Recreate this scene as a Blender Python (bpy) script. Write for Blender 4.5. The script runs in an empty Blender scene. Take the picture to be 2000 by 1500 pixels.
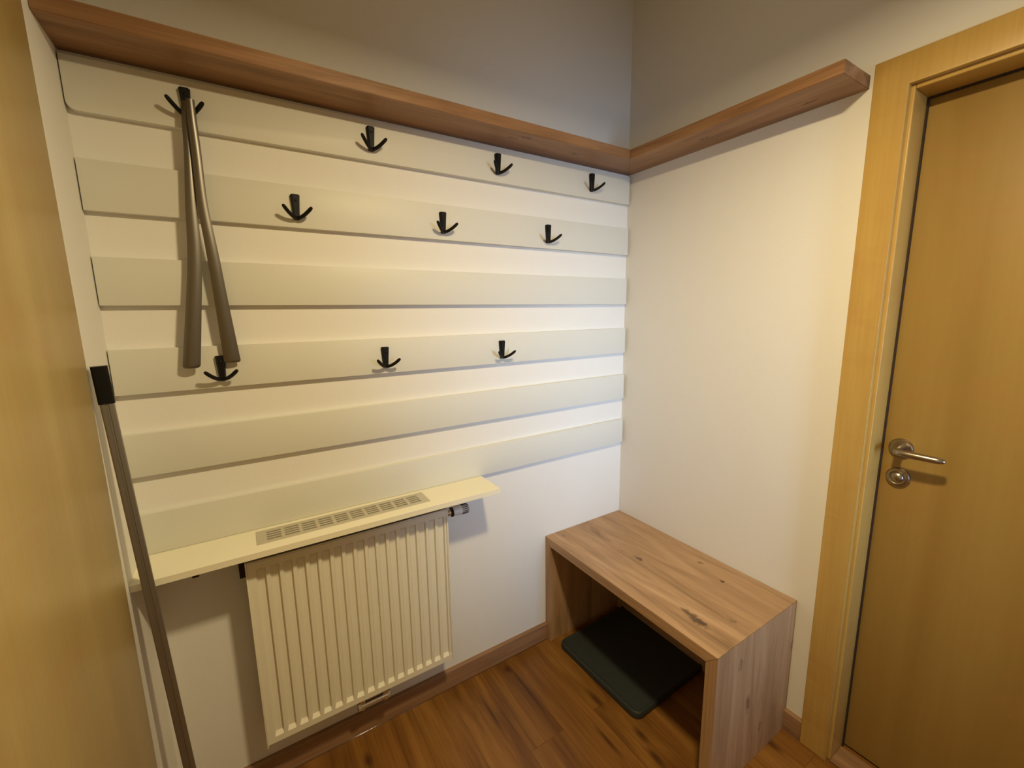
import bpy, bmesh, math
from mathutils import Vector, Matrix

S = bpy.context.scene
C = S.collection

# ---------------------------------------------------------------- camera
cam_d = bpy.data.cameras.new('camera')
cam = bpy.data.objects.new('camera', cam_d)
C.objects.link(cam)
R_ = Vector((0.84502, -0.534556, -0.0138716))
U_ = Vector((0.0992667, 0.131324, 0.986357))
F_ = Vector((0.525441, 0.834868, -0.164035))
M = Matrix((R_, U_, -F_)).transposed().to_4x4()
M.translation = Vector((-1.4666, -1.376, 1.4342))
cam.matrix_world = M
cam_d.sensor_width = 36
cam_d.lens = 837.47 / 2000 * 36
cam_d.clip_start = 0.02
S.camera = cam

# ---------------------------------------------------------------- world, lights, exposure
w = bpy.data.worlds.new('world'); S.world = w; w.use_nodes = True
w.node_tree.nodes['Background'].inputs[0].default_value = (0.5, 0.6, 0.8, 1)
w.node_tree.nodes['Background'].inputs[1].default_value = 0.0
vs = S.view_settings
vs.view_transform = 'Standard'; vs.look = 'None'; vs.gamma = 1; vs.use_curve_mapping = False
vs.exposure = 0.3


def area(name, loc, target, color, power, shape, sx, sy=None, spread=180):
    d = bpy.data.lights.new(name, 'AREA')
    d.shape = shape; d.size = sx
    if sy: d.size_y = sy
    d.color = color; d.energy = power; d.spread = math.radians(spread)
    o = bpy.data.objects.new(name, d); C.objects.link(o)
    o.location = loc
    o.rotation_euler = (Vector(target) - Vector(loc)).to_track_quat('-Z', 'Y').to_euler()
    return o


# warm ceiling-hung lamp shining down, above and in front of the camera
area('warm_lamp_light', (-0.95, -1.12, 2.20), (-0.95, -1.12, 0), (1.0, 0.79, 0.44), 19, 'DISK', 0.13)
# cold daylight coming down the hall, along the right wall
area('hall_daylight', (-0.40, -3.1, 1.25), (-0.22, 0, 1.12), (0.48, 0.68, 1.0), 3.1, 'RECTANGLE', 0.3, 1.4, spread=39)


# ---------------------------------------------------------------- materials
class NT:
    def __init__(s, name):
        s.m = bpy.data.materials.new(name); s.m.use_nodes = True
        s.t = s.m.node_tree; s.b = s.t.nodes['Principled BSDF']

    def n(s, typ, **kw):
        x = s.t.nodes.new(typ)
        for k, v in kw.items():
            if k.startswith('i_'):
                x.inputs[int(k[2:])].default_value = v
            else:
                setattr(x, k, v)
        return x

    def l(s, a, b): s.t.links.new(a, b)

    def math(s, op, a, b=None, clamp=False):
        x = s.n('ShaderNodeMath', operation=op, use_clamp=clamp)
        for i, v in enumerate((a, b)):
            if v is None: continue
            if isinstance(v, (int, float)): x.inputs[i].default_value = v
            else: s.l(v, x.inputs[i])
        return x.outputs[0]

    def vmath(s, op, a, b=None):
        x = s.n('ShaderNodeVectorMath', operation=op)
        for i, v in enumerate((a, b)):
            if v is None: continue
            if isinstance(v, tuple): x.inputs[i].default_value = v
            else: s.l(v, x.inputs[i])
        return x

    def noise(s, vec, scale, detail=3, rough=.5, dist=0., w=None):
        x = s.n('ShaderNodeTexNoise')
        if w is not None:
            x.noise_dimensions = '4D'; s.l(w, x.inputs['W'])
        s.l(vec, x.inputs['Vector'])
        x.inputs['Scale'].default_value = scale; x.inputs['Detail'].default_value = detail
        x.inputs['Roughness'].default_value = rough; x.inputs['Distortion'].default_value = dist
        return x.outputs[0]

    def ramp(s, fac, stops):
        x = s.n('ShaderNodeValToRGB')
        el = x.color_ramp.elements
        while len(el) < len(stops): el.new(.5)
        for e, (p, c) in zip(el, stops):
            e.position = p; e.color = (*c, 1) if len(c) == 3 else c
        s.l(fac, x.inputs[0]); return x.outputs[0]

    def mix(s, fac, a, b, blend='MIX'):
        x = s.n('ShaderNodeMix', data_type='RGBA', blend_type=blend)
        for i, v in ((0, fac), (6, a), (7, b)):
            if isinstance(v, (int, float)): x.inputs[i].default_value = v
            elif isinstance(v, tuple): x.inputs[i].default_value = (*v, 1)
            else: s.l(v, x.inputs[i])
        return x.outputs[2]

    def bump(s, h, strength, dist):
        x = s.n('ShaderNodeBump'); x.inputs['Strength'].default_value = strength
        x.inputs['Distance'].default_value = dist
        s.l(h, x.inputs['Height']); s.l(x.outputs[0], s.b.inputs['Normal'])

    def world(s):
        return s.n('ShaderNodeNewGeometry').outputs['Position']

    def obj(s):
        return s.n('ShaderNodeTexCoord').outputs['Object']


def plain(name, col, rough=.5, metal=0., spec=.5, bump=None, vary=0.0):
    t = NT(name)
    t.b.inputs['Base Color'].default_value = (*col, 1)
    t.b.inputs['Roughness'].default_value = rough
    t.b.inputs['Metallic'].default_value = metal
    t.b.inputs['Specular IOR Level'].default_value = spec
    o = t.obj()
    if vary:
        f = t.noise(o, 3.0, 4)
        a = tuple(c * (1 - vary) for c in col); b = tuple(min(1, c * (1 + vary)) for c in col)
        t.l(t.mix(f, a, b), t.b.inputs['Base Color'])
    if bump:
        t.bump(t.noise(o, bump[0], 3), bump[1], bump[2])
    return t.m


def wood(name, axis, stops, long_s=1.0, cross_s=11., rough=.5, knots=(), seed=0., fine=.35, kcol=(.035, .014, .006), spec=.4):
    """stretched-noise grain along one axis (0,1,2) with explicit knots ((x,y,z), radius)"""
    t = NT(name)
    o = t.obj()
    sc = [cross_s] * 3; sc[axis] = long_s
    p = o
    mask = None
    nw = t.n('ShaderNodeTexNoise'); t.l(o, nw.inputs['Vector']); nw.inputs['Scale'].default_value = 55; nw.inputs['Detail'].default_value = 3
    wv = t.vmath('MULTIPLY', t.vmath('SUBTRACT', nw.outputs['Color'], (.5, .5, .5)).outputs[0], (.034, .034, .034)).outputs[0]
    wa = t.n('ShaderNodeVectorMath', operation='ADD'); t.l(o, wa.inputs[0]); t.l(wv, wa.inputs[1]); warp = wa.outputs[0]
    for (c, r) in knots:
        e = [1.0] * 3; e[axis] = .38
        d = t.vmath('SUBTRACT', warp, tuple(c))
        d = t.vmath('MULTIPLY', d.outputs[0], tuple(e))
        ln = t.vmath('LENGTH', d.outputs[0]).outputs['Value']
        m = t.n('ShaderNodeMapRange', interpolation_type='SMOOTHSTEP')
        t.l(ln, m.inputs[0]); m.inputs[1].default_value = r * .25; m.inputs[2].default_value = r
        m.inputs[3].default_value = 1; m.inputs[4].default_value = 0
        k = m.outputs[0]
        mask = k if mask is None else t.math('MAXIMUM', mask, k)
    v = t.vmath('MULTIPLY', o, tuple(sc)).outputs[0]
    v = t.vmath('ADD', v, (seed, seed * 1.7, seed * .6)).outputs[0]
    if mask is not None:
        cb = t.n('ShaderNodeCombineXYZ')
        for i in range(3):
            if i != axis: t.l(t.math('MULTIPLY', mask, .9), cb.inputs[i])
        v = t.vmath('ADD', v, None).outputs[0] if False else t.vmath('ADD', v, (0, 0, 0)).outputs[0]
        x = t.n('ShaderNodeVectorMath', operation='ADD'); t.l(v, x.inputs[0]); t.l(cb.outputs[0], x.inputs[1]); v = x.outputs[0]
    g = t.noise(v, 1.0, 6, .62, 1.3)
    sf = [170.] * 3; sf[axis] = 5.
    fv = t.vmath('MULTIPLY', o, tuple(sf)).outputs[0]
    fn = t.noise(fv, 1.0, 2)
    base = t.ramp(g, stops)
    dark = t.mix(.5, base, (0, 0, 0))
    fr = t.ramp(fn, [(.30, (1, 1, 1)), (.62, (0, 0, 0))])
    col = t.mix(t.math('MULTIPLY', fr, fine), base, dark)
    if mask is not None:
        mm = t.math('MULTIPLY', mask, t.ramp(t.noise(t.vmath('MULTIPLY', o, tuple(3 * s_ for s_ in sc)).outputs[0], 1.6, 3), [(.3, (.25,) * 3), (.6, (1,) * 3)]))
        col = t.mix(t.math('MULTIPLY', mm, .85, True), col, kcol)
    t.l(col, t.b.inputs['Base Color'])
    t.b.inputs['Roughness'].default_value = rough
    t.b.inputs['Specular IOR Level'].default_value = spec
    t.bump(fn, .12, .001)
    return t.m


def floor_mat():
    t = NT('laminate_planks')
    p = t.world()
    sp = t.n('ShaderNodeSeparateXYZ'); t.l(p, sp.inputs[0])
    X, Y = sp.outputs[0], sp.outputs[1]
    cb = t.n('ShaderNodeCombineXYZ')
    t.l(t.math('ADD', Y, 0.385), cb.inputs[0]); t.l(t.math('ADD', X, 0.93), cb.inputs[1])
    br = t.n('ShaderNodeTexBrick'); t.l(cb.outputs[0], br.inputs['Vector'])
    br.offset = 0.43; br.offset_frequency = 2
    br.inputs['Color1'].default_value = (0, 0, 0, 1); br.inputs['Color2'].default_value = (1, 1, 1, 1)
    br.inputs['Scale'].default_value = 1; br.inputs['Mortar Size'].default_value = .0011
    br.inputs['Mortar Smooth'].default_value = .6
    br.inputs['Brick Width'].default_value = 1.19; br.inputs['Row Height'].default_value = .14
    rnd = t.n('ShaderNodeSeparateColor'); t.l(br.outputs['Color'], rnd.inputs[0]); rnd = rnd.outputs[0]
    W = t.math('MULTIPLY', rnd, 37.)
    v = t.vmath('MULTIPLY', p, (11., 1.15, 1.)).outputs[0]
    g = t.noise(v, 1.0, 5, .55, 1.1, w=W)
    fine = t.noise(t.vmath('MULTIPLY', p, (150., 4., 1.)).outputs[0], 1.0, 2, w=W)
    base = t.ramp(g, [(.22, (.060, .021, .004)), (.40, (.150, .061, .012)), (.53, (.235, .106, .021)), (.72, (.35, .172, .040))])
    base = t.mix(t.math('MULTIPLY', rnd, .42), base, (.30, .130, .030))
    base = t.mix(t.math('MULTIPLY', t.ramp(fine, [(.3, (1,) * 3), (.6, (0,) * 3)]), .3), base, (.05, .016, .005))
    # dark streaks and knots
    mask = None
    for (cx, cy, r, e) in ((-.677, -.060, .022, .7), (-.473, -.360, .020, .25), (-.44, -.544, .020, .4), (-.458, -.622, .018, .35),
                           (-.665, -.18, .010, .05), (-.83, -.20, .011, .08), (-1.25, -.12, .022, .5), (-.55, -.50, .012, .12),
                           (-.10, -.80, .018, .3), (-.9, -.9, .025, .4), (-1.3, -1.0, .02, .3)):
        d = t.vmath('SUBTRACT', p, (cx, cy, 0)); d = t.vmath('MULTIPLY', d.outputs[0], (1, e, 1))
        ln = t.vmath('LENGTH', d.outputs[0]).outputs['Value']
        m = t.n('ShaderNodeMapRange', interpolation_type='SMOOTHSTEP'); t.l(ln, m.inputs[0])
        m.inputs[1].default_value = 0; m.inputs[2].default_value = r; m.inputs[3].default_value = 1; m.inputs[4].default_value = 0
        mask = m.outputs[0] if mask is None else t.math('MAXIMUM', mask, m.outputs[0])
    base = t.mix(t.math('MULTIPLY', mask, .75), base, (.035, .011, .004))
    base = t.mix(t.math('MULTIPLY', br.outputs['Fac'], .45), base, (.03, .010, .004))
    t.l(base, t.b.inputs['Base Color'])
    t.b.inputs['Roughness'].default_value = .38
    t.b.inputs['Specular IOR Level'].default_value = .35
    t.bump(fine, .06, .001)
    return t.m


def maple(name, seed=0., rough=.42, tint=(1, 1, 1)):
    t = NT(name)
    o = t.obj()
    v = t.vmath('MULTIPLY', o, (5., 5., .55)).outputs[0]
    v = t.vmath('ADD', v, (seed, seed, seed)).outputs[0]
    g = t.noise(v, 1.0, 4, .5, .6)
    fig = t.noise(t.vmath('MULTIPLY', o, (3., 3., 7.)).outputs[0], 1.3, 4, .6, 1.2)   # cross figure of the veneer
    fn = t.noise(t.vmath('MULTIPLY', o, (120., 120., 5.)).outputs[0], 1.0, 2)
    base = t.ramp(g, [(p_, tuple(c_ * k_ for c_, k_ in zip(c3, tint))) for p_, c3 in ((.3, (.47, .245, .068)), (.5, (.53, .285, .082)), (.7, (.60, .335, .105)))])
    base = t.mix(t.math('MULTIPLY', t.ramp(fig, [(.5, (0,) * 3), (.72, (1,) * 3)]), .22), base, (.42, .19, .06))
    base = t.mix(t.math('MULTIPLY', t.ramp(fn, [(.35, (1,) * 3), (.6, (0,) * 3)]), .12), base, (.33, .15, .04))
    t.l(base, t.b.inputs['Base Color'])
    t.b.inputs['Roughness'].default_value = rough
    t.b.inputs['Specular IOR Level'].default_value = .4
    return t.m


M_wall = plain('white_plaster', (.80, .79, .755), .85, spec=.2, bump=(140., .12, .002), vary=.012)
M_ceil = plain('ceiling_paint', (.84, .83, .81), .9, spec=.2)
M_slat = plain('painted_slat', (.70, .70, .64), .45, spec=.35, bump=(60., .03, .001))
M_board = plain('cream_lacquer', (.88, .85, .68), .35, spec=.4, bump=(50., .02, .001))
M_rad = plain('radiator_enamel', (.80, .77, .64), .4, spec=.45, bump=(40., .02, .001))
M_floor = floor_mat()
OAK = [(.25, (.24, .142, .072)), (.42, (.40, .245, .128)), (.56, (.49, .31, .17)), (.75, (.57, .38, .22))]
OAKR = [(.25, (.17, .082, .036)), (.42, (.28, .145, .066)), (.56, (.36, .195, .095)), (.75, (.44, .25, .125))]
top_knots = [((.068, -.037, .486), .010), ((.177, -.273, .486), .014), ((.197, -.338, .486), .012), ((.092, -.637, .486), .017),
             ((.085, -.671, .486), .020), ((.172, -.728, .486), .010), ((.371, -.49, .486), .008), ((.20, -.17, .486), .009),
             ((.33, -.60, .486), .008)]
side_knots = [((.122, -.793, .403), .010), ((.183, -.793, .238), .015), ((.27, -.793, .105), .009), ((.43, -.793, .32), .010)]
M_bench_top = wood('oak_bench_top', 1, OAK, 1.3, 11., .42, top_knots, 3.1)
M_bench_side = wood('oak_bench_side', 2, OAK, 1.3, 10., .45, side_knots, 7.3)
M_bench_back = wood('oak_bench_back', 1, OAK, 1.3, 10., .5, (), 1.3)
M_shelf_a = wood('oak_shelf_long', 0, OAKR, 1.2, 12., .45, [((-.6455, -.093, 2.), .010), ((-.606, -.116, 2.), .012), ((-.379, -.088, 2.), .013)], 5.2)
M_shelf_b = wood('oak_shelf_short', 1, OAKR, 1.2, 12., .45, [((-.083, -.41, 2.), .011), ((-.06, -.72, 2.), .009)], 9.4)
BASE = [(.25, (.20, .105, .055)), (.45, (.30, .17, .09)), (.62, (.36, .21, .115)), (.8, (.42, .26, .15))]
M_base_x = wood('baseboard_wood_x', 0, BASE, 1.2, 14., .4, (), 2.2)
M_base_y = wood('baseboard_wood_y', 1, BASE, 1.2, 14., .4, (), 4.4)
M_maple = maple('maple_veneer', 2.0, .42, (.62, .74, .68))
M_maple2 = maple('maple_casing', 6.0, .35, (.96, 1.14, 1.05))
M_maple3 = maple('maple_left_door', 11.0, .38, (.80, 1.08, 1.30))
M_black = plain('black_metal', (.006, .005, .005), .5, metal=0., spec=.2)
M_blackp = plain('black_plastic', (.006, .006, .006), .4, spec=.2)
M_steel = plain('brushed_steel', (.42, .39, .35), .32, metal=1.)
M_steel_d = plain('door_steel', (.42, .38, .34), .27, metal=1.)
M_horn = plain('grey_shoehorn_steel', (.20, .185, .165), .40, metal=1.)
M_alu = plain('grey_aluminium', (.30, .285, .265), .40, metal=.85)
M_grille = plain('anodised_grille', (.60, .56, .45), .45, metal=.35)
M_dark = plain('dark_void', (.015, .013, .012), .8)
M_chrome = plain('chrome', (.75, .73, .70), .12, metal=1.)
M_white_p = plain('white_plastic', (.72, .72, .70), .4)
M_mat = plain('dark_green_rubber', (.030, .036, .034), .55, spec=.35, bump=(260., .5, .0015))
M_lip = plain('brown_glint_lip', (.10, .045, .015), .07, spec=1.)
M_gasket = plain('seal_brown', (.045, .028, .017), .8, spec=.2)

# ---------------------------------------------------------------- mesh helpers


def box(bm, x0, x1, y0, y1, z0, z1, bev=0., seg=2):
    r = bmesh.ops.create_cube(bm, size=1)
    vs_ = r['verts']
    for v in vs_:
        v.co = Vector(((x0 + x1) / 2 + v.co.x * (x1 - x0), (y0 + y1) / 2 + v.co.y * (y1 - y0), (z0 + z1) / 2 + v.co.z * (z1 - z0)))
    if bev:
        es = list({e for v in vs_ for e in v.link_edges})
        bmesh.ops.bevel(bm, geom=es, offset=bev, segments=seg, affect='EDGES', profile=.6)
    return bm


def obj(name, bm, mat, parent=None, smooth=False, origin=None):
    me = bpy.data.meshes.new(name)
    if origin is not None:
        bmesh.ops.translate(bm, verts=bm.verts, vec=-Vector(origin))
    bmesh.ops.recalc_face_normals(bm, faces=bm.faces)
    bm.to_mesh(me); bm.free()
    for m in (mat if isinstance(mat, (list, tuple)) else [mat]): me.materials.append(m)
    if smooth:
        for f in me.polygons: f.use_smooth = True
        try: me.set_sharp_from_angle(angle=math.radians(38))
        except Exception: pass
    o = bpy.data.objects.new(name, me); C.objects.link(o)
    if origin is not None and parent is None: o.location = origin
    if parent: o.parent = parent
    return o


def tag(o, label=None, cat=None, group=None, kind=None):
    for k, v in (('label', label), ('category', cat), ('group', group), ('kind', kind)):
        if v: o[k] = v
    return o


def empty(name, loc=(0, 0, 0)):
    o = bpy.data.objects.new(name, None); C.objects.link(o); o.location = loc
    o.empty_display_size = .05
    return o


def bxo(name, mat, parent, *dims, bev=0., seg=2):
    bm = bmesh.new(); box(bm, *dims, bev, seg)
    return obj(name, bm, mat, parent, smooth=bool(bev))


def tube(bm, pts, radii, n=14, caps=True, flat=None):
    """round tube through points; flat=(a,b) scales the ring"""
    pts = [Vector(p) for p in pts]
    if isinstance(radii, (int, float)): radii = [radii] * len(pts)
    rings = []; up = None
    for i, p in enumerate(pts):
        d = (pts[min(i + 1, len(pts) - 1)] - pts[max(i - 1, 0)]).normalized()
        if up is None:
            up = Vector((0, 0, 1)) if abs(d.z) < .9 else Vector((0, 1, 0))
        s = d.cross(up).normalized(); up = s.cross(d).normalized()
        a, b = flat or (1, 1)
        rings.append([bm.verts.new(p + s * math.cos(2 * math.pi * k / n) * radii[i] * a + up * math.sin(2 * math.pi * k / n) * radii[i] * b) for k in range(n)])
    for a, b in zip(rings, rings[1:]):
        for k in range(n): bm.faces.new((a[k], a[(k + 1) % n], b[(k + 1) % n], b[k]))
    if caps:
        for rg, c in ((rings[0], pts[0]), (rings[-1], pts[-1])):
            bm.faces.new(rg)
    return bm


def bez(p0, p1, p2, p3, n=12):
    o = []
    for i in range(n + 1):
        t = i / n; u = 1 - t
        o.append(Vector(p0) * u ** 3 + Vector(p1) * 3 * u * u * t + Vector(p2) * 3 * u * t * t + Vector(p3) * t ** 3)
    return o


# ---------------------------------------------------------------- dimensions (metres)
W = -1.7357          # left wall
YB = -3.2            # wall behind the camera
H = 2.75
ZS, DS, LIP = 2.0015, .148, .0335
DOOR_Y0, DOOR_Y1, DOOR_Z = -.930, -1.745, 1.965
# ---------------------------------------------------------------- room shell


def struct(name, bm, mat):
    return tag(obj(name, bm, mat), kind='structure')


struct('floor', box(bmesh.new(), W - .12, .14, YB - .12, .12, -.1, 0), M_floor)
struct('ceiling', box(bmesh.new(), W - .12, .14, YB - .12, .12, H, H + .1), M_ceil)
struct('wall_back', box(bmesh.new(), W - .12, .14, 0, .12, 0, H), M_wall)
struct('wall_front', box(bmesh.new(), W - .12, .14, YB - .12, YB, 0, H), M_wall)
struct('wall_left', box(bmesh.new(), W - .12, W, YB, 0, 0, H), M_wall)
bm = bmesh.new()
box(bm, 0, .14, DOOR_Y0 + .012, 0, 0, H)
box(bm, 0, .14, YB, DOOR_Y1 - .012, 0, H)
box(bm, 0, .14, DOOR_Y1 - .012, DOOR_Y0 + .012, DOOR_Z + .012, H)
struct('wall_right', bm, M_wall)


def baseboard(name, mat, x0, x1, y0, y1, axis):
    """skirting with a rounded upper outer edge"""
    bm = bmesh.new()
    box(bm, x0, x1, y0, y1, 0, .0764)
    ed = []
    for e in bm.edges:
        a, b = (v.co for v in e.verts)
        if a.z > .07 and b.z > .07:
            if axis == 'x' and a.y < y0 + 1e-4 and b.y < y0 + 1e-4: ed.append(e)
            if axis == 'y' and a.x < x0 + 1e-4 and b.x < x0 + 1e-4: ed.append(e)
            if axis == 'l' and a.x > x1 - 1e-4 and b.x > x1 - 1e-4: ed.append(e)
    bmesh.ops.bevel(bm, geom=ed, offset=.007, segments=5, affect='EDGES', profile=.5)
    o = obj(name, bm, mat, smooth=True); return tag(o, kind='structure')


baseboard('baseboard_back', M_base_x, W, -.4425, -.0145, 0, 'x')
baseboard('baseboard_right', M_base_y, -.0145, 0, -.8468, -.0145, 'y')
baseboard('baseboard_left', M_base_y, W, W + .0145, -.186, -.0145, 'l')

# glossy lip along the back skirting's foot, added to catch a lamp glint
tag(obj('trim_2', tube(bmesh.new(), [(W + .0146, -.0152, .0010), (-.4425, -.0152, .0010)], .0017, 10), M_lip, None, True), kind='structure')
# ---------------------------------------------------------------- door in the right wall
door = tag(empty('door_1', (0, -.93, 0)), kind='structure')


def dpart(name, bm, mat, parent=None, smooth=True):
    o = obj(name, bm, mat, parent or door, smooth)
    if parent is None: o.location = (0, .93, 0)
    return o


bm = bmesh.new()                                        # flat casing, mitred at the top
yo, yi, zo, zi = -.8468, -.9215, 2.0504, 1.976
yo2, yi2 = -1.826, -1.752
prof = [(yo, 0), (yo, zo), (yo2, zo), (yo2, 0), (yi2, 0), (yi2, zi), (yi, zi), (yi, 0)]
f = [bm.verts.new((-.016, y, z)) for y, z in prof]; g = [bm.verts.new((0, y, z)) for y, z in prof]
for q in ((0, 1, 6, 7), (1, 2, 5, 6), (2, 3, 4, 5)):
    bm.faces.new([f[i] for i in q]); bm.faces.new([g[i] for i in reversed(q)])
for i in range(8):
    j = (i + 1) % 8
    bm.faces.new((f[i], g[i], g[j], f[j]))
bmesh.ops.recalc_face_normals(bm, faces=bm.faces)
bmesh.ops.bevel(bm, geom=[e for e in bm.edges if all(v.co.x < -.015 for v in e.verts) and len(e.link_faces) == 2 and e.calc_face_angle(0) > 1], offset=.003, segments=3, affect='EDGES', profile=.5)
dpart('casing', bm, M_maple2)
# jamb lining: set back behind a narrow rebate, outer edge rounded
bm = bmesh.new()
box(bm, .002, .14, DOOR_Y0 - .0, DOOR_Y0 + .012, 0, DOOR_Z + .012, .003, 3)
box(bm, .002, .14, DOOR_Y1 - .012, DOOR_Y1, 0, DOOR_Z + .012, .003, 3)
box(bm, .002, .14, DOOR_Y1, DOOR_Y0, DOOR_Z, DOOR_Z + .012, .003, 3)
dpart('jamb', bm, M_maple2)
bm = bmesh.new()
box(bm, .087, .095, DOOR_Y0 - .004, DOOR_Y0, 0, DOOR_Z - .004)
box(bm, .087, .095, DOOR_Y1, DOOR_Y1 + .004, 0, DOOR_Z - .004)
box(bm, .087, .095, DOOR_Y1, DOOR_Y0, DOOR_Z - .004, DOOR_Z)
dpart('seal', bm, M_gasket)
dpart('leaf', box(bmesh.new(), .096, .136, DOOR_Y1 + .003, DOOR_Y0 - .003, .008, DOOR_Z - .003, .0015, 2), M_maple)
# handle on a round rose
HX, HY, HZ = .096, -.973, 1.039


def lathe(bm, prof, centre, axis, n=32):
    c = Vector(centre); a = Vector(axis).normalized()
    s = a.orthogonal().normalized(); t = a.cross(s)
    rings = [[bm.verts.new(c + a * h + (s * math.cos(2 * math.pi * k / n) + t * math.sin(2 * math.pi * k / n)) * r) for k in range(n)] for h, r in prof]
    for p, q in zip(rings, rings[1:]):
        for k in range(n): bm.faces.new((p[k], p[(k + 1) % n], q[(k + 1) % n], q[k]))
    bm.faces.new(rings[0]); bm.faces.new(rings[-1])
    return bm


hd = dpart('door_handle', lathe(bmesh.new(), [(0, .0275), (.006, .0275), (.0095, .025), (.0105, .018), (.010, .012)], (HX, HY, HZ), (-1, 0, 0)), M_steel_d)
pts = [(HX - .006, HY, HZ), (HX - .03, HY, HZ)] + [tuple(p) for p in bez((HX - .04, HY, HZ), (HX - .064, HY, HZ), (HX - .062, HY - .012, HZ), (HX - .062, HY - .035, HZ), 8)] + [(HX - .061, HY - .062, HZ - .0005), (HX - .059, HY - .086, HZ - .001), (HX - .057, HY - .099, HZ - .001), (HX - .0565, HY - .103, HZ - .001)]
rad = [.0105, .0100] + [.0095] * 9 + [.0092, .0088, .0075, .004]
dpart('lever', tube(bmesh.new(), pts, rad, 18), M_steel_d, hd)
lk = dpart('lock_rose', lathe(bmesh.new(), [(0, .0275), (.006, .0275), (.0095, .025), (.0105, .019), (.0095, .0175), (.0095, .015)], (HX, HY - .002, HZ - .086), (-1, 0, 0)), M_steel_d)
dpart('thumb_turn', lathe(bmesh.new(), [(.008, .0145), (.013, .014), (.017, .010), (.0185, .004)], (HX, HY - .002, HZ - .086), (-1, 0, 0)), M_steel_d, lk)

th = bmesh.new(); box(th, -.002, .082, DOOR_Y1, DOOR_Y0, 0, .006, .0025, 3)
tag(obj('trim_1', th, M_base_y, smooth=True), kind='structure')

# plain maple door leaf flush against the left wall, nearest the camera
d2 = tag(empty('door_2', (W, -.186, 0)), kind='structure')
o = bxo('leaf', M_maple3, d2, -.003, .0012, -1.30, -.004, 0, 2.45, bev=.0005)

# ---------------------------------------------------------------- slats on the back wall
ST = [1.9898, 1.7833, 1.5734, 1.3596, 1.1512, .9431]
SB = [1.8798, 1.6733, 1.4634, 1.2498, 1.0415, .8336]
SL = ['topmost white wall slat, directly under the oak corner shelf, with four black hooks',
      'second white wall slat from the top, with three black hooks',
      'white wall slat without hooks halfway up, third from the top, crossed by both shoehorns',
      'fourth white wall slat from the top, with three hooks in the lowest hook row',
      'bare white wall slat with open wall above and below, second from the bottom',
      'lowest white wall slat, resting right on the cream radiator ledge']
for i in range(6):
    bm = bmesh.new()
    x0, x1, z0, z1 = W + .0025, -.010, SB[i], ST[i]
    box(bm, x0, x1, -.018, 0, z0, z1)
    if i == 0:   # rounded lower left corner
        e = [e for e in bm.edges if all(abs(v.co.x - x0) < 1e-5 and abs(v.co.z - z0) < 1e-5 for v in e.verts)]
        bmesh.ops.bevel(bm, geom=e, offset=.018, segments=6, affect='EDGES', profile=.5)
    fe = [e for e in bm.edges if all(v.co.y < -.017 for v in e.verts)]
    bmesh.ops.bevel(bm, geom=fe, offset=.0015, segments=2, affect='EDGES', profile=.5)
    o = obj('wall_slat', bm, M_slat, None, True, origin=((x0 + x1) / 2, 0, z0))
    tag(o, SL[i], 'slat', 'white horizontal slats on the back wall')

# ---------------------------------------------------------------- coat hooks


def make_hook():
    root = empty('coat_hook')
    # tapering upright: y=0 is the slat face, z=0 its foot
    bm = bmesh.new(); n = 24; rows = []
    for k in range(9):
        t = k / 8
        z = .066 * t
        hw = .0074 + .0042 * t ** 1.2; dep = .0125 + .0020 * t
        ring = []
        for (cx, cy) in ((-1, 0), (-1, -.62), (-.62, -1), (.62, -1), (1, -.62), (1, 0)):
            ring.append(bm.verts.new((cx * hw, cy * dep, z)))
        rows.append(ring)
    for a, b in zip(rows, rows[1:]):
        for i in range(6): bm.faces.new((a[i], a[(i + 1) % 6], b[(i + 1) % 6], b[i]))
    bm.faces.new(rows[0]); bm.faces.new(rows[-1])
    bmesh.ops.recalc_face_normals(bm, faces=bm.faces)
    bmesh.ops.bevel(bm, geom=[e for e in bm.edges if all(v.co.z > .0655 or v.co.z < .0005 for v in e.verts)], offset=.0016, segments=3, affect='EDGES')
    obj('upright', bm, M_black, root, True)
    for s in (-1, 1):
        p = bez((0, -.009, .0045), (s * .010, -.017, .0035), (s * .023, -.033, .015), (s * .0345, -.042, .029), 12)
        r = [.0049] * 10 + [.0049, .0047, .0036]
        # rounded tip
        d = (p[-1] - p[-2]).normalized(); p.append(p[-1] + d * .0016); r.append(.0012)
        obj('prong', tube(bmesh.new(), p, r, 14), M_black, root, True)
    bm = lathe(bmesh.new(), [(0, .0034), (.001, .0034), (.0016, .0026)], (0, -.0139, .050), (0, -1, 0), 16)
    obj('screw', bm, M_black, root, True)
    return root


proto = make_hook()
hooks = [
    ((-1.520, 1.902), 'black hook on the top slat holding the two grey shoehorns'),
    ((-1.0880, 1.904), 'empty black hook on the top slat, next one right of the shoehorns'),
    ((-.6595, 1.904), 'black hook on the top slat, third from the left, second from the corner'),
    ((-.2280, 1.904), 'black hook on the top slat nearest the room corner'),
    ((-1.3030, 1.692), 'leftmost of the three black hooks on the second slat'),
    ((-.8715, 1.692), 'middle one of the three black hooks on the second slat'),
    ((-.4440, 1.692), 'rightmost of the three black hooks on the second slat'),
    ((-1.5155, 1.268), 'black hook on the fourth slat touching the lower end of a shoehorn'),
    ((-1.0850, 1.268), 'middle black hook of the three on the fourth slat'),
    ((-.6560, 1.268), 'rightmost black hook of the lowest hook row, on the fourth slat'),
]
for i, ((x, z), lab) in enumerate(hooks):
    if i == 0: o = proto
    else:
        o = proto.copy(); C.objects.link(o)
        for ch in list(proto.children):
            c = ch.copy(); C.objects.link(c); c.parent = o
    o.location = (x, -.018, z)
    tag(o, lab, 'coat hook', 'black two-pronged coat hooks')

# ---------------------------------------------------------------- shoehorns


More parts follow.
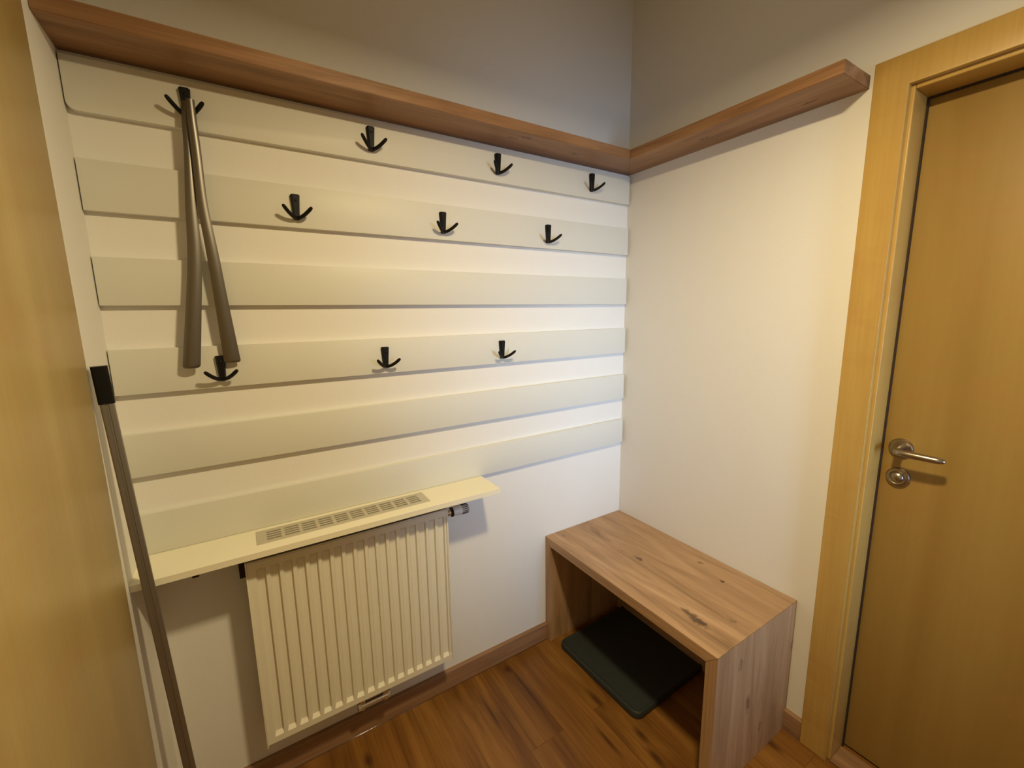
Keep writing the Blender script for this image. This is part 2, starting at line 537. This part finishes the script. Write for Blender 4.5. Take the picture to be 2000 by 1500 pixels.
def horn(name, rows, label, bulge, end_r):
    """rows: (x, y, z, width) down the blade; cross section curved like a channel"""
    # resample smoothly
    P = []
    for i in range(len(rows) - 1):
        a = rows[max(i - 1, 0)]; b = rows[i]; c = rows[i + 1]; d = rows[min(i + 2, len(rows) - 1)]
        for k in range(6):
            t = k / 6
            P.append([.5 * (2 * b[j] + (c[j] - a[j]) * t + (2 * a[j] - 5 * b[j] + 4 * c[j] - d[j]) * t * t + (-a[j] + 3 * b[j] - 3 * c[j] + d[j]) * t ** 3) for j in range(4)])
    P.append(list(rows[-1]))
    zb = P[-1][2]; zt = P[0][2]
    bm = bmesh.new(); front = []; back = []
    m = 12
    # extra rows to round the tip
    tip = []
    last = P[-1]; prev = P[-4]
    dv = Vector((last[0] - prev[0], last[1] - prev[1], last[2] - prev[2])).normalized()
    for k in range(1, 7):
        a = k / 6 * math.pi / 2
        w_ = last[3] - 2 * end_r + 2 * end_r * math.cos(a)
        tip.append([last[0] + dv.x * end_r * math.sin(a), last[1] + dv.y * end_r * math.sin(a), last[2] + dv.z * end_r * math.sin(a), max(w_, .004)])
    Q = P + tip
    for j, (x, y, z, w_) in enumerate(Q):
        fr = min(1., (zt - z) / .25)
        bl = bulge * w_ / .037 * (1.6 - .6 * fr)
        a, b = [], []
        for k in range(m + 1):
            u = -1 + 2 * k / m
            yy = -bl * (1 - u * u)
            a.append(bm.verts.new((x + u * w_ / 2, y + yy, z)))
            b.append(bm.verts.new((x + u * (w_ / 2 - .0007), y + yy + .0014, z)))
        front.append(a); back.append(b)
    for L_ in (front, back):
        for p, q in zip(L_, L_[1:]):
            for k in range(m): bm.faces.new((p[k], p[k + 1], q[k + 1], q[k]))
    for p, q, p2, q2 in zip(front, front[1:], back, back[1:]):
        bm.faces.new((p[0], q[0], q2[0], p2[0])); bm.faces.new((p[m], q[m], q2[m], p2[m]))
    for p, q in ((front[0], back[0]), (front[-1], back[-1])):
        for k in range(m): bm.faces.new((p[k], p[k + 1], q[k + 1], q[k]))
    o = obj(name, bm, M_horn, None, True, origin=(rows[0][0], rows[0][1], rows[0][2]))
    tag(o, label, 'shoehorn', 'long grey shoehorns hanging from the first hook')
    return o


horn('shoehorn', [(-1.5185, -.0475, 1.931, .017), (-1.5224, -.0475, 1.894, .0175), (-1.5263, -.0475, 1.816, .018), (-1.5342, -.047, 1.7004, .023),
                  (-1.5404, -.046, 1.5815, .0285), (-1.5562, -.045, 1.456, .0325), (-1.5755, -.044, 1.3155, .037)],
     'long grey metal shoehorn hanging straight down, ending left of the lower hook', .005, .008)
horn('shoehorn', [(-1.5100, -.060, 1.933, .017), (-1.5105, -.060, 1.8925, .018), (-1.5100, -.058, 1.816, .019), (-1.5107, -.055, 1.7023, .021),
                  (-1.5031, -.052, 1.5837, .0255), (-1.4964, -.044, 1.4558, .030), (-1.4893, -.036, 1.3215, .037)],
     'long grey metal shoehorn slanting to the right in front, ending over the lower hook', .005, .006)

# ---------------------------------------------------------------- corner shelf
sh = empty('corner_shelf', (0, 0, ZS))
tag(sh, 'oak corner shelf board running above the white slats and along the right wall', 'shelf')


def prism(bm, poly, z0, z1):
    a = [bm.verts.new((x, y, z0)) for x, y in poly]; b = [bm.verts.new((x, y, z1)) for x, y in poly]
    bm.faces.new(a); bm.faces.new(b)
    for i in range(len(poly)): bm.faces.new((a[i], a[(i + 1) % len(poly)], b[(i + 1) % len(poly)], b[i]))
    bmesh.ops.recalc_face_normals(bm, faces=bm.faces)
    bmesh.ops.bevel(bm, geom=[e for e in bm.edges], offset=.0012, segments=2, affect='EDGES')
    return bm


o = obj('long_board', prism(bmesh.new(), [(W, 0), (W, -DS), (-DS - .004, -DS), (-.0005, 0)], ZS, ZS + LIP), M_shelf_a, sh, True); o.location = (0, 0, -ZS)
o = obj('short_board', prism(bmesh.new(), [(0, -.0005), (-DS - .004, -DS), (-DS - .004, -.834), (0, -.834)], ZS, ZS + LIP), M_shelf_b, sh, True); o.location = (0, 0, -ZS)

# ---------------------------------------------------------------- ledge over the radiator
BT, BTH, BD, BX1 = .8330, .0165, .159, -.7543
led = empty('radiator_ledge', (W, 0, BT))
tag(led, 'cream ledge board above the radiator with a slotted vent grille', 'ledge')


def ch(name, bm, mat, root, smooth=True):
    o = obj(name, bm, mat, root, smooth); o.location = -Vector(root.location); return o


GX0, GX1, GY0, GY1 = -1.4815, -.9975, -.1175, -.0385
bm = bmesh.new()                       # board with a real opening for the grille
for (a, b, c, d) in ((W, GX0, -BD, 0), (GX1, BX1, -BD, 0), (GX0, GX1, -BD, GY0), (GX0, GX1, GY1, 0)):
    box(bm, a, b, c, d, BT - BTH, BT)
bmesh.ops.remove_doubles(bm, verts=bm.verts, dist=1e-5)
ch('board', bm, M_board, led, False)
bm = bmesh.new()
gz0, gz1 = BT - .002, BT + .0014
ncell, nslot = 10, 4
mx, my = .018, .011
cw = (GX1 - GX0 - 2 * mx) / ncell; bar = .009
xs = [GX0 - .002]
cells = []
for k in range(ncell):
    a = GX0 + mx + k * cw + bar / 2; b = a + cw - bar
    cells.append((a, b))
sp_ = (GY1 - GY0 - 2 * my) / nslot; sl = .0078
box(bm, GX0 - .002, cells[0][0], GY0 - .002, GY1 + .002, gz0, gz1)
box(bm, cells[-1][1], GX1 + .002, GY0 - .002, GY1 + .002, gz0, gz1)
for (a, b), (c, d) in zip(cells, cells[1:]): box(bm, b, c, GY0 - .002, GY1 + .002, gz0, gz1)
for a, b in cells:
    ys = [GY0 - .002]
    for k in range(nslot):
        c = GY0 + my + (k + .5) * sp_
        box(bm, a, b, ys[-1], c - sl / 2, gz0, gz1); ys.append(c + sl / 2)
    box(bm, a, b, ys[-1], GY1 + .002, gz0, gz1)
ch('vent_grille', bm, M_grille, led, False)
ch('grille_shade_plate', box(bmesh.new(), GX0, GX1, GY0, GY1, BT - BTH, BT - BTH + .002), M_dark, led, False)  # black plate added below the slots to stand in for their shade
ch('bracket', box(bmesh.new(), -1.623, -1.609, -.15, 0, BT - BTH - .011, BT - BTH, .002), M_gasket, led)

# ---------------------------------------------------------------- radiator
RX0, RX1, RZ0, RZ1, RY = -1.513, -.933, .2060, .7775, -.100
rd = empty('radiator', (RX0, 0, RZ0))
tag(rd, 'cream ribbed panel radiator hung on the wall under the ledge', 'radiator')
# front panel with 17 channels
bm = bmesh.new()
n_ch = 17; pitch = (RX1 - RX0 - .020) / n_ch; xs0 = RX0 + .010
zt, zb_ = RZ1 - .022, RZ0 + .020
prof = [(RX0, 0), (RX0 + .004, 0)]
for k in range(n_ch):
    a = xs0 + k * pitch
    # raised land, gentle slope, broad recess, steep return
    prof += [(a, 0), (a + .0085, 0), (a + .0135, .0095), (a + pitch - .0022, .0095)]
prof += [(RX1 - .010, 0), (RX1 - .006, .0), (RX1 - .005, .004), (RX1 - .003, .004), (RX1 - .002, 0), (RX1, 0)]
levels = [(RZ0, 0, 0), (RZ0 + .002, -.0, 0), (zb_ - .001, 0, 0), (zb_ + .009, 1, 0), (zt - .009, 1, 0), (zt + .002, 0, 0), (RZ1 - .002, 0, 0), (RZ1, 0, .002)]
G = []
for z, s, back in levels:
    G.append([bm.verts.new((x, RY + back + dy * s, z)) for x, dy in prof])
for a, b in zip(G, G[1:]):
    for i in range(len(prof) - 1): bm.faces.new((a[i], a[i + 1], b[i + 1], b[i]))
# return edges to give the sheet its folded depth
bk = [bm.verts.new((x, RY + .014, RZ0)) for x, _ in prof]; tk = [bm.verts.new((x, RY + .014, RZ1)) for x, _ in prof]
for i in range(len(prof) - 1):
    bm.faces.new((bk[i], bk[i + 1], G[0][i + 1], G[0][i])); bm.faces.new((G[-1][i], G[-1][i + 1], tk[i + 1], tk[i]))
for j in (0, -1):
    bm.faces.new([bk[j]] + [g_[j] for g_ in G] + [tk[j]])
ch('front_panel', bm, M_rad, rd, False)
ch('side_cover', box(bmesh.new(), RX0 - .004, RX0 - .0002, RY - .003, -.035, RZ0 - .008, RZ1 + .004, .0015), M_rad, rd)
ch('side_cover', box(bmesh.new(), RX1 + .0002, RX1 + .004, RY - .001, -.035, RZ0 - .002, RZ1 + .002, .0015), M_rad, rd)
bm = bmesh.new()
box(bm, RX0, RX1, RY + .002, RY + .007, RZ1 - .0005, RZ1 + .002)
for k in range(58):
    a = RX0 + .004 + k * (RX1 - RX0 - .008) / 58
    box(bm, a, a + .006, RY + .007, -.040, RZ1 - .0015, RZ1)
box(bm, RX0, RX1, -.044, -.038, RZ1 - .0015, RZ1 + .001)
ch('top_grille', bm, M_rad, rd, False)
ch('back_panel', box(bmesh.new(), RX0 + .004, RX1 - .004, -.052, -.042, RZ0 + .01, RZ1 - .012, .003), M_rad, rd)
for xb in (RX0 + .075, RX1 - .075):
    ch('wall_bracket', box(bmesh.new(), xb - .015, xb + .015, -.042, 0, RZ0 + .05, RZ1 - .02, .002), M_rad, rd)
ch('corner_bracket', box(bmesh.new(), RX0 - .020, RX0 - .0045, -.050, -.034, .715, .800, .002), M_gasket, rd)
# thermostat at the upper right
ty, tz = -.075, .752
vb = ch('thermostat_valve', lathe(bmesh.new(), [(0, .008), (.009, .008), (.009, .012), (.020, .012), (.020, .009), (.026, .009)], (RX1 + .003, ty, tz), (1, 0, 0), 20), M_chrome, rd)
hd2 = ch('thermostat_ring', lathe(bmesh.new(), [(.023, .0165), (.029, .0165), (.029, .0135), (.031, .0135)], (RX1 + .003, ty, tz), (1, 0, 0), 24), M_blackp, rd)
tr = bmesh.new()
lathe(tr, [(.030, .0150), (.040, .0165), (.058, .0175), (.0585, .0160), (.088, .0160), (.091, .0130)], (RX1 + .003, ty, tz), (1, 0, 0), 32)
th_ = ch('thermostat_head', tr, M_white_p, rd)
bm = bmesh.new()
for k in range(16):
    a = 2 * math.pi * k / 16
    c, s = math.cos(a), math.sin(a)
    # dark slots round the outer half of the head
    p0 = Vector((RX1 + .003 + .062, ty + c * .0162, tz + s * .0162)); p1 = p0 + Vector((.023, 0, 0))
    tube(bm, [p0, p1], .0014, 6)
o = obj('slots', bm, M_dark, th_, True)
# twin lockshield block below
bm = bmesh.new()
vx0, vx1, vy, vz = -1.245, -1.170, -.072, .168
for x in (vx0, vx1):
    tube(bm, [(x, vy, RZ0 + .002), (x, vy, RZ0 - .01)], .0085, 16)
    lathe(bm, [(0, .0125), (.014, .0125)], (x, vy, RZ0 - .026), (0, 0, 1), 6)
    tube(bm, [(x, vy, RZ0 - .026), (x, vy, vz - .016)], .010, 16)
    tube(bm, [(x, vy, vz), (x, -.002, vz)], .0085, 16)
    lathe(bm, [(0, .018), (.004, .018), (.006, .012)], (x, -.0005, vz), (0, -1, 0), 24)
tube(bm, [(vx0 - .006, vy - .004, vz), (vx1 + .006, vy - .004, vz)], .0095, 16)
lathe(bm, [(0, .0125), (.010, .0125), (.012, .009)], (vx1 + .005, vy - .004, vz), (1, 0, 0), 6)
lathe(bm, [(0, .0125), (.010, .0125), (.012, .009)], (vx0 - .005, vy - .004, vz), (-1, 0, 0), 6)
ch('lower_valve', bm, M_chrome, rd)

# ---------------------------------------------------------------- bench
BW, BL, BH, BTK = .442, .793, .486, .0355
be = empty('bench', (-BW, 0, 0))
tag(be, 'oak box bench with open front standing in the room corner beside the door', 'bench')


def bch(name, dims, mat):
    bm = bmesh.new(); box(bm, *dims, bev=.0012, seg=2)
    return obj(name, bm, mat, be, True)


def mitred(name, mat, yz, x0, x1, bev=.0008):
    bm = bmesh.new()
    a = [bm.verts.new((x0, y, z)) for y, z in yz]; b = [bm.verts.new((x1, y, z)) for y, z in yz]
    bm.faces.new(a); bm.faces.new(b)
    for i in range(len(yz)): bm.faces.new((a[i], a[(i + 1) % len(yz)], b[(i + 1) % len(yz)], b[i]))
    bmesh.ops.recalc_face_normals(bm, faces=bm.faces)
    if name == 'side_panel':      # notch round the skirting of the right wall
        cut = bmesh.ops.bisect_plane(bm, geom=bm.verts[:] + bm.edges[:] + bm.faces[:], plane_co=(0, 0, .078), plane_no=(0, 0, 1))
        for v in bm.verts:
            if v.co.z < .05 and v.co.x > BW - .01: v.co.x = BW - .0155
    bmesh.ops.bevel(bm, geom=[e for e in bm.edges if e.calc_face_angle(0) > .3], offset=bev, segments=2, affect='EDGES')
    return obj(name, bm, mat, be, True)


mitred('seat', M_bench_top, [(-BL, BH), (-.0006, BH), (-BTK, BH - BTK), (-BL + BTK, BH - BTK)], 0, BW - .001)
mitred('side_panel', M_bench_side, [(-BL, 0), (-BL + BTK, 0), (-BL + BTK, BH - BTK - .0003), (-BL, BH - .0003)], 0, BW - .001)
mitred('side_panel', M_bench_side, [(-BTK, 0), (-.0006, 0), (-.0006, BH - .0003), (-BTK, BH - BTK - .0003)], 0, BW - .001)
bch('back_panel', (BW - .030, BW - .017, -BL + BTK, -BTK, .003, BH - BTK), M_bench_back)

# ---------------------------------------------------------------- boot tray on the floor inside the bench
mt = empty('rubber_mat', (-.206, -.286, 0))
tag(mt, 'thick dark green rubber mat with rounded corners lying under the bench', 'mat')


def rrect(w_, h_, r, z, n=8):
    o_ = []
    for cx, cy, a0 in ((w_ / 2 - r, h_ / 2 - r, 0), (-w_ / 2 + r, h_ / 2 - r, 90), (-w_ / 2 + r, -h_ / 2 + r, 180), (w_ / 2 - r, -h_ / 2 + r, 270)):
        for k in range(n + 1):
            a = math.radians(a0 + 90 * k / n); o_.append((cx + r * math.cos(a), cy + r * math.sin(a), z))
    return o_


def loft(bm, loops):
    rs = [[bm.verts.new(p) for p in L_] for L_ in loops]
    for a, b in zip(rs, rs[1:]):
        for k in range(len(a)): bm.faces.new((a[k], a[(k + 1) % len(a)], b[(k + 1) % len(a)], b[k]))
    bm.faces.new(rs[0]); bm.faces.new(rs[-1]); return bm


mw, mh = .432, .430
loft_l = [rrect(mw - .008, mh - .008, .026, 0), rrect(mw, mh, .030, .005), rrect(mw, mh, .030, .020), rrect(mw - .004, mh - .004, .028, .025),
          rrect(mw - .012, mh - .012, .024, .0275), rrect(mw - .024, mh - .024, .020, .0265), rrect(mw - .030, mh - .030, .018, .0235), rrect(mw - .2, mh - .2, .012, .0232)]
o = obj('mat_body', loft(bmesh.new(), loft_l), M_mat, mt, True)
mt.rotation_euler = (0, 0, math.radians(1.5))

# ---------------------------------------------------------------- long grey pole leaning in the left corner
top = Vector((-1.7165, -.188, 1.338)); bot = Vector((-1.6645, -.186, .0))
po = empty('pole', (bot.x, bot.y, 0))
tag(po, 'long grey metal pole with black cap leaning against the wall at far left', 'pole')
ax = (top - bot).normalized()
capL = .078
rel = lambda p: p - Vector(po.location)


def flat_bar(bm, p0, p1, wx, wy, r, grooves=False):
    d = (p1 - p0).normalized()
    sx = Vector((1, 0, 0)); sx = (sx - d * sx.dot(d)).normalized()
    # turn so that the broad side looks at the room
    sx = Matrix.Rotation(math.radians(10), 3, d) @ sx
    sy = d.cross(sx)
    L_ = rrect(wx, wy, r, 0, 4)
    if grooves:
        out = []
        for i, p in enumerate(L_):
            out.append(p)
            q = L_[(i + 1) % len(L_)]
            if abs(p[0] - q[0]) > .008:            # long flat side: add a shallow groove
                s = 1 if p[1] > 0 else -1
                for t, dep in ((.36, 0), (.40, .0016), (.60, .0016), (.64, 0)):
                    out.append((p[0] + (q[0] - p[0]) * t, p[1] - s * dep, 0))
        L_ = out
    A = [bm.verts.new(p0 + sx * p[0] + sy * p[1]) for p in L_]; B = [bm.verts.new(p1 + sx * p[0] + sy * p[1]) for p in L_]
    for k in range(len(A)): bm.faces.new((A[k], A[(k + 1) % len(A)], B[(k + 1) % len(A)], B[k]))
    bm.faces.new(A); bm.faces.new(B)
    return bm


obj('tube', flat_bar(bmesh.new(), rel(bot + ax * .004), rel(top - ax * capL * .5), .0230, .018, .003, True), M_alu, po, True)
bm = flat_bar(bmesh.new(), rel(top - ax * capL), rel(top), .0265, .0215, .0045)
obj('end_cap', bm, M_blackp, po, True)
